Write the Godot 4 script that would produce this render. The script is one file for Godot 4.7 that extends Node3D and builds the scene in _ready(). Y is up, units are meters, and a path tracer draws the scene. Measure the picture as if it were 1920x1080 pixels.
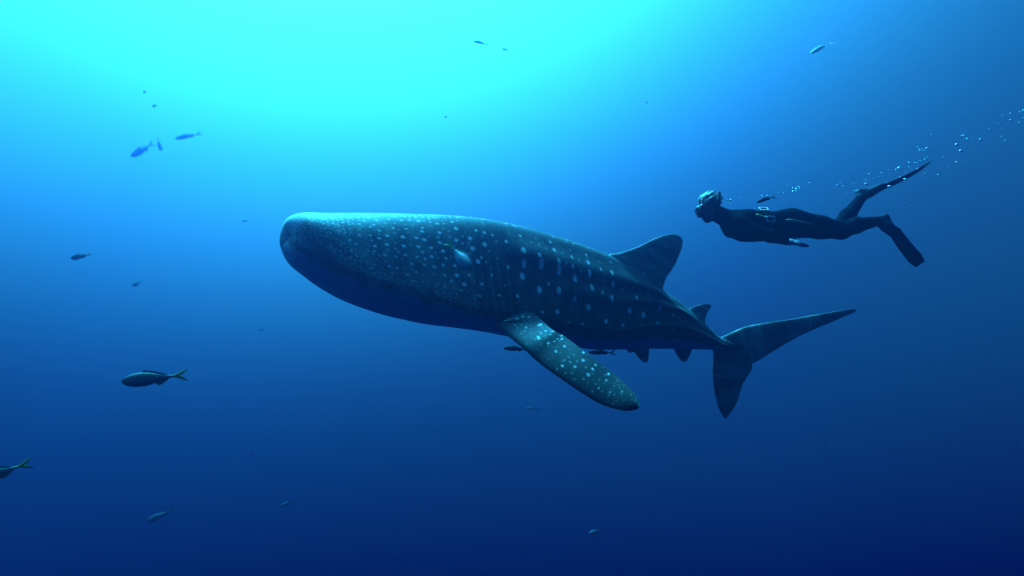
extends Node3D
# A whale shark and a free diver in open blue water, built in metres. The camera is at the origin.

var rng := RandomNumberGenerator.new()
var noise := FastNoiseLite.new()
var used := {}

# ------------------------------------------------------------------ naming
func numbered(called: String) -> String:
	if not used.has(called):
		used[called] = 0
		return called
	used[called] += 1
	return "%s_%03d" % [called, used[called]]

func tag(o: Node3D, label: String, category: String, group := "") -> void:
	o.set_meta("label", label)
	o.set_meta("category", category)
	if group != "":
		o.set_meta("group", group)

func thing(called: String, at: Transform3D, label: String, category: String, group := "") -> Node3D:
	var o := Node3D.new()
	o.name = numbered(called)
	add_child(o)
	o.transform = at
	tag(o, label, category, group)
	return o

func part(called: String, mesh: Mesh, m: Material, parent: Node) -> MeshInstance3D:
	var o := MeshInstance3D.new()
	o.name = called
	o.mesh = mesh
	o.material_override = m
	o.cast_shadow = GeometryInstance3D.SHADOW_CASTING_SETTING_ON
	parent.add_child(o, true)
	return o

# ------------------------------------------------------------------ materials
func lin(r: float, g: float, b: float) -> Color:
	return Color(r, g, b).linear_to_srgb()

func mat(c: Color, rough := 0.6, metal := 0.0, spec := 0.3) -> StandardMaterial3D:
	var m := StandardMaterial3D.new()
	m.albedo_color = c
	m.roughness = rough
	m.metallic = metal
	m.metallic_specular = spec
	return m

func vmat(rough := 0.5, metal := 0.0, spec := 0.3) -> StandardMaterial3D:
	var m := mat(Color.WHITE, rough, metal, spec)
	m.vertex_color_use_as_albedo = true
	return m

# ------------------------------------------------------------------ small maths
func table(t: PackedVector2Array, x: float) -> float:
	var n := t.size()
	var i := 0
	while i < n - 2 and x > t[i + 1].x:
		i += 1
	var a := t[i]
	var b := t[i + 1]
	var h := b.x - a.x
	var ma := (b.y - a.y) / h if i == 0 else (b.y - t[i - 1].y) / (b.x - t[i - 1].x)
	var mb := (b.y - a.y) / h if i == n - 2 else (t[i + 2].y - a.y) / (t[i + 2].x - a.x)
	var u := clampf((x - a.x) / h, 0.0, 1.0)
	var u2 := u * u
	var u3 := u2 * u
	return (2 * u3 - 3 * u2 + 1) * a.y + (u3 - 2 * u2 + u) * h * ma + (3 * u2 - 2 * u3) * b.y + (u3 - u2) * h * mb

func curve3(p: PackedVector3Array, t: float) -> Vector3:
	var n := p.size() - 1
	var f := clampf(t, 0.0, 1.0) * n
	var i := mini(int(f), n - 1)
	return p[i].cubic_interpolate(p[i + 1], p[maxi(i - 1, 0)], p[mini(i + 2, n)], f - i)

func sm(a: float, b: float, x: float) -> float:
	return smoothstep(a, b, x)

# ------------------------------------------------------------------ mesh out of arrays
class Shape:
	var v := PackedVector3Array()
	var n := PackedVector3Array()
	var c := PackedColorArray()
	var uv := PackedVector2Array()
	var i := PackedInt32Array()

	func point(p: Vector3, col := Color.WHITE, t := Vector2.ZERO) -> int:
		v.append(p)
		c.append(col)
		uv.append(t)
		return v.size() - 1

	func quad(a: int, b: int, d: int, e: int) -> void:
		i.append_array(PackedInt32Array([a, b, d, a, d, e]))

	func mesh(given := false) -> ArrayMesh:
		if not given:
			n.resize(v.size())
			n.fill(Vector3.ZERO)
			for k in range(0, i.size(), 3):
				var f := (v[i[k + 2]] - v[i[k]]).cross(v[i[k + 1]] - v[i[k]])
				n[i[k]] += f
				n[i[k + 1]] += f
				n[i[k + 2]] += f
			for k in n.size():
				n[k] = n[k].normalized() if n[k].length() > 1e-12 else Vector3.UP
		var a := []
		a.resize(Mesh.ARRAY_MAX)
		a[Mesh.ARRAY_VERTEX] = v
		a[Mesh.ARRAY_NORMAL] = n
		a[Mesh.ARRAY_COLOR] = c
		a[Mesh.ARRAY_TEX_UV] = uv
		a[Mesh.ARRAY_INDEX] = i
		var m := ArrayMesh.new()
		m.add_surface_from_arrays(Mesh.PRIMITIVE_TRIANGLES, a)
		return m

# A closed foil between a leading and a trailing edge; both run from root to tip.
func fin(s: Shape, lead: PackedVector3Array, trail: PackedVector3Array, thick: float, flare: float, rect: Rect2, col := Color.WHITE, spans := 26, chord := 12, tip_col := Color(-1, 0, 0)) -> void:
	var first := s.v.size()
	var ring := chord * 2
	for j in spans + 1:
		var t := float(j) / spans
		var l := curve3(lead, t)
		var r := curve3(trail, t)
		var e := 0.01
		var along := (curve3(lead, minf(t + e, 1)) + curve3(trail, minf(t + e, 1)) - curve3(lead, maxf(t - e, 0)) - curve3(trail, maxf(t - e, 0))).normalized()
		var across := (r - l)
		var up := across.cross(along).normalized()
		var th := (thick * (1.0 - 0.8 * t) + flare * exp(-t / 0.07)) * sqrt(maxf(0.0, 1.0 - pow(t, 6)))
		var cc := col if tip_col.r < 0 else col.lerp(tip_col, sm(0.1, 0.7, t))
		for k in ring:
			var side := 1.0 if k < chord else -1.0
			var q := float(k) / chord if k < chord else float(ring - k) / chord
			var c := 0.5 - 0.5 * cos(PI * q)
			var y := th * 2.2 * sqrt(c) * (1.0 - c) * (1.0 - 0.25 * c)
			s.point(l + across * c + up * y * side, cc, rect.position + rect.size * Vector2(c, t))
	for j in spans:
		for k in ring:
			var a := first + j * ring + k
			var b := first + j * ring + (k + 1) % ring
			s.quad(a, b, b + ring, a + ring)
	var cap := s.point((curve3(lead, 1) + curve3(trail, 1)) / 2, col if tip_col.r < 0 else tip_col, rect.position + rect.size * Vector2(0.5, 1))
	var last := first + spans * ring
	for k in ring:
		s.i.append_array(PackedInt32Array([last + k, last + (k + 1) % ring, cap]))

func tube(s: Shape, p: PackedVector3Array, r: PackedFloat32Array, col: Color, sides := 10, flat := 1.0, up := Vector3.UP) -> void:
	var first := s.v.size()
	for j in p.size():
		var d := (p[mini(j + 1, p.size() - 1)] - p[maxi(j - 1, 0)]).normalized()
		var a := d.cross(up).normalized()
		var b := a.cross(d).normalized()
		for k in sides:
			var w := TAU * k / sides
			s.point(p[j] + (a * cos(w) + b * sin(w) * flat) * r[j], col)
	for j in p.size() - 1:
		for k in sides:
			var a := first + j * sides + k
			var b := first + j * sides + (k + 1) % sides
			s.quad(a, a + sides, b + sides, b)
	for end in 2:
		var base := first if end == 0 else first + (p.size() - 1) * sides
		var cp := s.point(p[0] if end == 0 else p[p.size() - 1], col)
		for k in sides:
			if end == 0:
				s.i.append_array(PackedInt32Array([cp, base + k, base + (k + 1) % sides]))
			else:
				s.i.append_array(PackedInt32Array([cp, base + (k + 1) % sides, base + k]))

func ball(s: Shape, at: Vector3, r: Vector3, b: Basis, col: Color, rows := 10, cols := 14, lump := 0.0) -> void:
	var first := s.v.size()
	for j in rows + 1:
		for k in cols:
			var th := PI * j / rows
			var ph := TAU * k / cols
			var d := Vector3(sin(th) * cos(ph), cos(th), sin(th) * sin(ph))
			s.point(at + b * (d * r * (1.0 + lump * noise.get_noise_3dv(d * 60.0 + at * 400.0))), col)
	for j in rows:
		for k in cols:
			var a := first + j * cols + k
			var e := first + j * cols + (k + 1) % cols
			s.quad(a, e, e + cols, a + cols)

# ------------------------------------------------------------------ smooth bodies: a field of joined capsules, meshed as surface nets
class Field:
	var lo: Vector3
	var h: float
	var nx: int
	var ny: int
	var nz: int
	var k: float
	var f := PackedFloat32Array()

	func _init(a: Vector3, b: Vector3, cell: float, soft: float) -> void:
		lo = a
		h = cell
		k = soft
		nx = int((b.x - a.x) / h) + 2
		ny = int((b.y - a.y) / h) + 2
		nz = int((b.z - a.z) / h) + 2
		f.resize(nx * ny * nz)

	func box(mn: Vector3, mx: Vector3) -> Array:
		var a := ((mn - lo) / h).floor()
		var b := ((mx - lo) / h).ceil()
		return [maxi(int(a.x), 0), mini(int(b.x), nx - 1), maxi(int(a.y), 0), mini(int(b.y), ny - 1), maxi(int(a.z), 0), mini(int(b.z), nz - 1)]

	func bone(a: Vector3, b: Vector3, ra: float, rb: float) -> void:
		var m := maxf(ra, rb) + 4.0 * k
		var e := Vector3(m, m, m)
		var w := box(a.min(b) - e, a.max(b) + e)
		var ab := b - a
		var ll := maxf(ab.length_squared(), 1e-9)
		for z in range(w[4], w[5] + 1):
			for y in range(w[2], w[3] + 1):
				var row := (z * ny + y) * nx
				for x in range(w[0], w[1] + 1):
					var p := lo + Vector3(x, y, z) * h - a
					var t := clampf(p.dot(ab) / ll, 0.0, 1.0)
					var d := (p - ab * t).length() - (ra + (rb - ra) * t)
					if d < 4.0 * k:
						f[row + x] += exp(-maxf(d, -20.0 * k) / k)

	func egg(c: Vector3, r: Vector3, b: Basis, sign := 1.0) -> void:
		var big := maxf(r.x, maxf(r.y, r.z)) + 4.0 * k
		var small := minf(r.x, minf(r.y, r.z))
		var e := Vector3(big, big, big)
		var w := box(c - e, c + e)
		var inv := b.inverse()
		for z in range(w[4], w[5] + 1):
			for y in range(w[2], w[3] + 1):
				var row := (z * ny + y) * nx
				for x in range(w[0], w[1] + 1):
					var q := (inv * (lo + Vector3(x, y, z) * h - c)) / r
					var l := q.length()
					var d := (l - 1.0) * lerpf(small, big - 4.0 * k, 0.35)
					if d < 4.0 * k:
						f[row + x] += sign * exp(-maxf(d, -20.0 * k) / k)

	func at(p: Vector3) -> float:
		var q := (p - lo) / h
		var x := clampi(int(q.x), 0, nx - 2)
		var y := clampi(int(q.y), 0, ny - 2)
		var z := clampi(int(q.z), 0, nz - 2)
		var u := q - Vector3(x, y, z)
		var o := (z * ny + y) * nx + x
		var s := nx * ny
		var a := lerpf(lerpf(f[o], f[o + 1], u.x), lerpf(f[o + nx], f[o + nx + 1], u.x), u.y)
		var b := lerpf(lerpf(f[o + s], f[o + s + 1], u.x), lerpf(f[o + s + nx], f[o + s + nx + 1], u.x), u.y)
		return lerpf(a, b, u.z)

	# the point where a ray from inside leaves the body
	func skin(from: Vector3, dir: Vector3) -> Vector3:
		var p := from
		for i in 300:
			if at(p) < 1.0:
				break
			p += dir * 0.003
		return p

	func net(s: Shape, paint: Callable) -> void:
		var made := {}
		var sx := nx * ny
		var corners := PackedInt32Array([0, 1, nx, nx + 1, sx, sx + 1, sx + nx, sx + nx + 1])
		var off: Array[Vector3] = [Vector3(0, 0, 0), Vector3(1, 0, 0), Vector3(0, 1, 0), Vector3(1, 1, 0), Vector3(0, 0, 1), Vector3(1, 0, 1), Vector3(0, 1, 1), Vector3(1, 1, 1)]
		var pairs := PackedInt32Array([0, 1, 2, 3, 4, 5, 6, 7, 0, 2, 1, 3, 4, 6, 5, 7, 0, 4, 1, 5, 2, 6, 3, 7])
		for z in nz - 1:
			for y in ny - 1:
				var row := (z * ny + y) * nx
				for x in nx - 1:
					var o := row + x
					var top := maxf(maxf(maxf(f[o], f[o + 1]), maxf(f[o + nx], f[o + nx + 1])), maxf(maxf(f[o + sx], f[o + sx + 1]), maxf(f[o + sx + nx], f[o + sx + nx + 1])))
					if top < 1.0:
						continue
					var low := minf(minf(minf(f[o], f[o + 1]), minf(f[o + nx], f[o + nx + 1])), minf(minf(f[o + sx], f[o + sx + 1]), minf(f[o + sx + nx], f[o + sx + nx + 1])))
					if low >= 1.0:
						continue
					var sum := Vector3.ZERO
					var many := 0
					for e in range(0, 24, 2):
						var fa := f[o + corners[pairs[e]]]
						var fb := f[o + corners[pairs[e + 1]]]
						if (fa < 1.0) == (fb < 1.0):
							continue
						var la := log(maxf(fa, 1e-4))
						var lb := log(maxf(fb, 1e-4))
						sum += off[pairs[e]].lerp(off[pairs[e + 1]], clampf(-la / (lb - la), 0.0, 1.0))
						many += 1
					var p := lo + (Vector3(x, y, z) + sum / many) * h
					var g := Vector3.ZERO
					for cidx in 8:
						g -= (off[cidx] * 2.0 - Vector3.ONE) * log(maxf(f[o + corners[cidx]], 1e-4))
					made[o] = s.point(p, paint.call(p))
					s.n.append(g.normalized())
		for o in made:
			var inside: bool = f[o] >= 1.0
			for axis in 3:
				var step: int = [1, nx, sx][axis]
				if (f[o + step] >= 1.0) == inside:
					continue
				var u: int = [nx, sx, 1][axis]
				var w: int = [sx, 1, nx][axis]
				if not (made.has(o - u) and made.has(o - w) and made.has(o - u - w)):
					continue
				if inside:
					s.quad(made[o], made[o - w], made[o - u - w], made[o - u])
				else:
					s.quad(made[o], made[o - u], made[o - u - w], made[o - w])

# ------------------------------------------------------------------ the whale shark, in its own axes: x from snout to tail, y up its back, z out of its left flank
var top_line := PackedVector2Array([Vector2(0, 0.125), Vector2(0.02, 0.17), Vector2(0.055, 0.206), Vector2(0.12, 0.236), Vector2(0.28, 0.262), Vector2(0.73, 0.331), Vector2(1.06, 0.373), Vector2(1.41, 0.417), Vector2(1.74, 0.441), Vector2(2.08, 0.436), Vector2(2.44, 0.403), Vector2(2.83, 0.353), Vector2(3.1, 0.304), Vector2(3.31, 0.255), Vector2(3.66, 0.115), Vector2(3.95, -0.033), Vector2(4.12, -0.118), Vector2(4.26, -0.211), Vector2(4.45, -0.348), Vector2(4.62, -0.482), Vector2(4.9, -0.54)])
var belly_line := PackedVector2Array([Vector2(0, -0.05), Vector2(0.03, -0.106), Vector2(0.09, -0.185), Vector2(0.2, -0.26), Vector2(0.34, -0.344), Vector2(0.52, -0.43), Vector2(0.71, -0.491), Vector2(0.9, -0.536), Vector2(1.1, -0.568), Vector2(1.3, -0.591), Vector2(1.56, -0.605), Vector2(1.83, -0.619), Vector2(2.12, -0.646), Vector2(2.42, -0.68), Vector2(2.8, -0.708), Vector2(3.19, -0.72), Vector2(3.6, -0.696), Vector2(3.98, -0.666), Vector2(4.35, -0.645), Vector2(4.62, -0.634), Vector2(4.9, -0.61)])
var half_width := PackedVector2Array([Vector2(0, 0.11), Vector2(0.015, 0.19), Vector2(0.045, 0.275), Vector2(0.1, 0.345), Vector2(0.2, 0.415), Vector2(0.35, 0.47), Vector2(0.7, 0.535), Vector2(1.2, 0.56), Vector2(1.7, 0.54), Vector2(2.2, 0.49), Vector2(2.8, 0.42), Vector2(3.3, 0.335), Vector2(3.7, 0.255), Vector2(4.1, 0.18), Vector2(4.4, 0.13), Vector2(4.62, 0.1), Vector2(4.9, 0.02)])

func sway(s: float) -> float:
	return 0.13 * maxf(0.0, s - 3.2) ** 2

func shark_skin(s: float, th: float, side: float) -> Vector3:
	var t := table(top_line, s)
	var bo := table(belly_line, s)
	var w := table(half_width, s)
	var k := 0.28 - 0.09 * sm(0.7, 1.6, s) + 0.29 * sm(2.9, 4.4, s) + 0.12 * (1.0 - sm(0.0, 0.6, s))
	var yc := bo + k * (t - bo)
	var b := 0.82 + 0.83 * sm(0.0, 0.75, s) + 0.22 * sm(0.8, 1.8, s) - 0.60 * sm(3.1, 4.4, s)
	var a := 0.86 + 0.16 * sm(0.4, 2.2, s)
	var sn := maxf(sin(th), 0.0)
	var cs := cos(th)
	var z := w * pow(sn, a)
	var y := yc + (t - yc) * pow(absf(cs), b) if cs > 0.0 else yc - (yc - bo) * pow(absf(cs), 0.9)
	# three long keels down each flank
	for r in [[0.72, 0.050, 1.70, 2.15, 3.7, 4.1], [0.98, 0.038, 2.2, 2.7, 4.0, 4.4], [1.62, 0.020, 2.9, 3.5, 4.55, 4.75]]:
		var g: float = r[1] * sm(r[2], r[3], s) * (1.0 - sm(r[4], r[5], s))
		if g > 0.0:
			var d: float = th - r[0]
			g *= exp(-(d / 0.2) ** 2) if d < 0.0 else exp(-(d / 0.05) ** 2)
			z += g * sin(r[0])
			y += g * cos(r[0])
	# five gill slits above the pectoral fin
	for q in 5:
		var lean := 0.05 * (th - 1.3)
		var g := exp(-((s - (1.56 + 0.088 * q + lean)) / 0.014) ** 2) * sm(0.75, 0.95, th) * (1.0 - sm(1.65, 1.9, th))
		z -= 0.032 * g
	# eye socket
	if s < 0.5:
		z -= 0.018 * exp(-((s - 0.24) / 0.05) ** 2 - ((th - 1.95) / 0.09) ** 2)
	# loose folds and unevenness of the skin
	var p := Vector3(s, th * 0.5, 3.0 * side)
	var rough := 0.006 * noise.get_noise_3dv(p * 9.0) * sm(0.0, 0.4, s)
	z += rough * sn
	y += rough * cs
	var x := s + 0.05 * (1.0 - sqrt(maxf(0.0, 1.0 - 0.97 * minf(1.0, (z / maxf(w, 0.05)) ** 2)))) * exp(-s / 0.4)
	return Vector3(x, y, z * side + sway(s))

func shark_mesh() -> ArrayMesh:
	var s := Shape.new()
	var half := 84
	var ring := half * 2
	var rows := PackedFloat32Array()
	for j in 40:
		rows.append(0.30 * pow(j / 40.0, 1.6))
	for j in 250:
		rows.append(0.30 + j * (4.90 - 0.30) / 249.0)
	for q in [0.0, 0.25, 0.45, 0.6, 0.72, 0.82, 0.9, 0.96]:          # the snout's front closes over the mouth
		for k in ring:
			var side := 1.0 if k <= half else -1.0
			var th := PI * (k if k <= half else ring - k) / half
			var p := shark_skin(0.0, th, side)
			var m := Vector3(0.0, 0.02, 0.0)
			var v := m.lerp(p, q)
			v.x = -0.012 + (p.x + 0.012) * q ** 2.6
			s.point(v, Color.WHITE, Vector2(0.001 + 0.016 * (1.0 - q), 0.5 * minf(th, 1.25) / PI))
	for r in rows:
		for k in ring:
			var side := 1.0 if k <= half else -1.0
			var th := PI * (k if k <= half else ring - k) / half
			s.point(shark_skin(r, th, side), Color.WHITE, Vector2(r / 4.9, clampf(0.5 * th / PI, 0.002, 0.498)))
	var total := rows.size() + 8
	for j in total - 1:
		for k in ring:
			var a := j * ring + k
			var b := j * ring + (k + 1) % ring
			s.quad(a, b, b + ring, a + ring)
	var mid := func(q: Array) -> PackedVector3Array:
		var o := PackedVector3Array()
		for p in q:
			o.append(Vector3(p[0], p[1], sway(p[0])))
		return o
	var small := Rect2(0.78, 0.52, 0.2, 0.46)
	# first back fin
	fin(s, mid.call([[3.02, 0.10], [3.20, 0.262], [3.40, 0.322], [3.60, 0.408], [3.79, 0.515], [3.93, 0.578], [4.02, 0.600], [4.075, 0.598]]),
		mid.call([[3.97, -0.16], [3.95, -0.02], [3.975, 0.10], [4.06, 0.24], [4.115, 0.38], [4.143, 0.48], [4.143, 0.545], [4.105, 0.588]]), 0.045, 0.05, Rect2(0.52, 0.52, 0.24, 0.46), Color.WHITE, 34)
	# second back fin
	fin(s, mid.call([[4.16, -0.30], [4.25, -0.222], [4.31, -0.183], [4.38, -0.152], [4.47, -0.128]]),
		mid.call([[4.49, -0.45], [4.465, -0.34], [4.474, -0.25], [4.515, -0.175], [4.522, -0.142]]), 0.022, 0.02, small, Color.WHITE, 20)
	# anal fin
	fin(s, mid.call([[4.06, -0.52], [4.12, -0.65], [4.165, -0.72], [4.205, -0.768], [4.232, -0.786]]), mid.call([[4.37, -0.52], [4.335, -0.647], [4.312, -0.72], [4.285, -0.775], [4.258, -0.790]]), 0.02, 0.02, small, Color.WHITE, 16)
	# pelvic fins, a pair
	for side in [1.0, -1.0]:
		var up := 0.0 if side > 0.0 else 0.085
		fin(s, PackedVector3Array([Vector3(3.44, -0.54, 0.10 * side), Vector3(3.52, -0.67 + up, 0.11 * side), Vector3(3.60, -0.74 + up, 0.12 * side), Vector3(3.67, -0.80 + up, 0.125 * side), Vector3(3.71, -0.822 + up, 0.13 * side)]),
			PackedVector3Array([Vector3(3.80, -0.52, 0.09 * side), Vector3(3.79, -0.64 + up, 0.10 * side), Vector3(3.785, -0.72 + up, 0.11 * side), Vector3(3.772, -0.79 + up, 0.12 * side), Vector3(3.745, -0.822 + up, 0.13 * side)]), 0.024, 0.025, small, Color.WHITE, 20)
	# pectoral fins: the left one trails down and back towards us, the right one is its mirror held flatter
	var lead: Array[Vector3] = [Vector3(1.86, -0.44, 0.20), Vector3(1.7830, -0.5050, 0.3730), Vector3(1.7450, -0.6000, 0.6800), Vector3(1.8000, -0.7200, 0.9500), Vector3(1.8620, -0.8090, 1.0840), Vector3(1.9790, -0.9290, 1.3060), Vector3(2.1000, -1.0320, 1.4980), Vector3(2.1700, -1.0680, 1.5900), Vector3(2.2550, -1.0820, 1.7000), Vector3(2.3300, -1.0620, 1.7450)]
	var trail: Array[Vector3] = [Vector3(2.00, -0.34, 0.22), Vector3(2.0600, -0.3750, 0.4300), Vector3(2.0900, -0.4350, 0.6000), Vector3(2.0557, -0.5394, 0.9193), Vector3(2.1184, -0.5942, 1.0408), Vector3(2.1880, -0.7030, 1.2574), Vector3(2.2781, -0.8196, 1.4632), Vector3(2.3026, -0.8726, 1.5661), Vector3(2.3183, -0.9657, 1.7327), Vector3(2.2928, -1.0343, 1.8130)]
	fin(s, PackedVector3Array(lead), PackedVector3Array(trail), 0.042, 0.075, Rect2(0.01, 0.52, 0.48, 0.46), Color.WHITE, 48, 16)
	for q in lead.size():
		lead[q] = Vector3(lead[q].x + 0.1, (lead[q].y + 0.44) * 0.10 - 0.40, -lead[q].z * 1.05)
		trail[q] = Vector3(trail[q].x + 0.1, (trail[q].y + 0.44) * 0.10 - 0.38, -trail[q].z * 1.05)
	fin(s, PackedVector3Array(lead), PackedVector3Array(trail), 0.055, 0.06, Rect2(0.01, 0.52, 0.48, 0.46), Color.WHITE, 44, 16)
	# tail fin: long upper lobe, short lower lobe
	fin(s, mid.call([[4.50, -0.50], [4.64, -0.488], [4.78, -0.414], [4.917, -0.345], [5.133, -0.282], [5.341, -0.227], [5.54, -0.166], [5.732, -0.106], [5.925, -0.050]]),
		mid.call([[4.62, -0.62], [4.80, -0.76], [4.95, -0.77], [5.06, -0.71], [5.21, -0.59], [5.37, -0.462], [5.545, -0.338], [5.75, -0.208], [5.945, -0.078]]), 0.045, 0.05, small, Color.WHITE, 44)
	fin(s, mid.call([[4.52, -0.52], [4.575, -0.66], [4.573, -0.80], [4.584, -0.92], [4.604, -1.04], [4.634, -1.16], [4.68, -1.28], [4.735, -1.37]]),
		mid.call([[4.80, -0.56], [4.96, -0.68], [5.00, -0.80], [4.955, -0.90], [4.91, -1.0], [4.879, -1.135], [4.84, -1.25], [4.765, -1.375]]), 0.04, 0.04, small, Color.WHITE, 36)
	return s.mesh()

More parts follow.
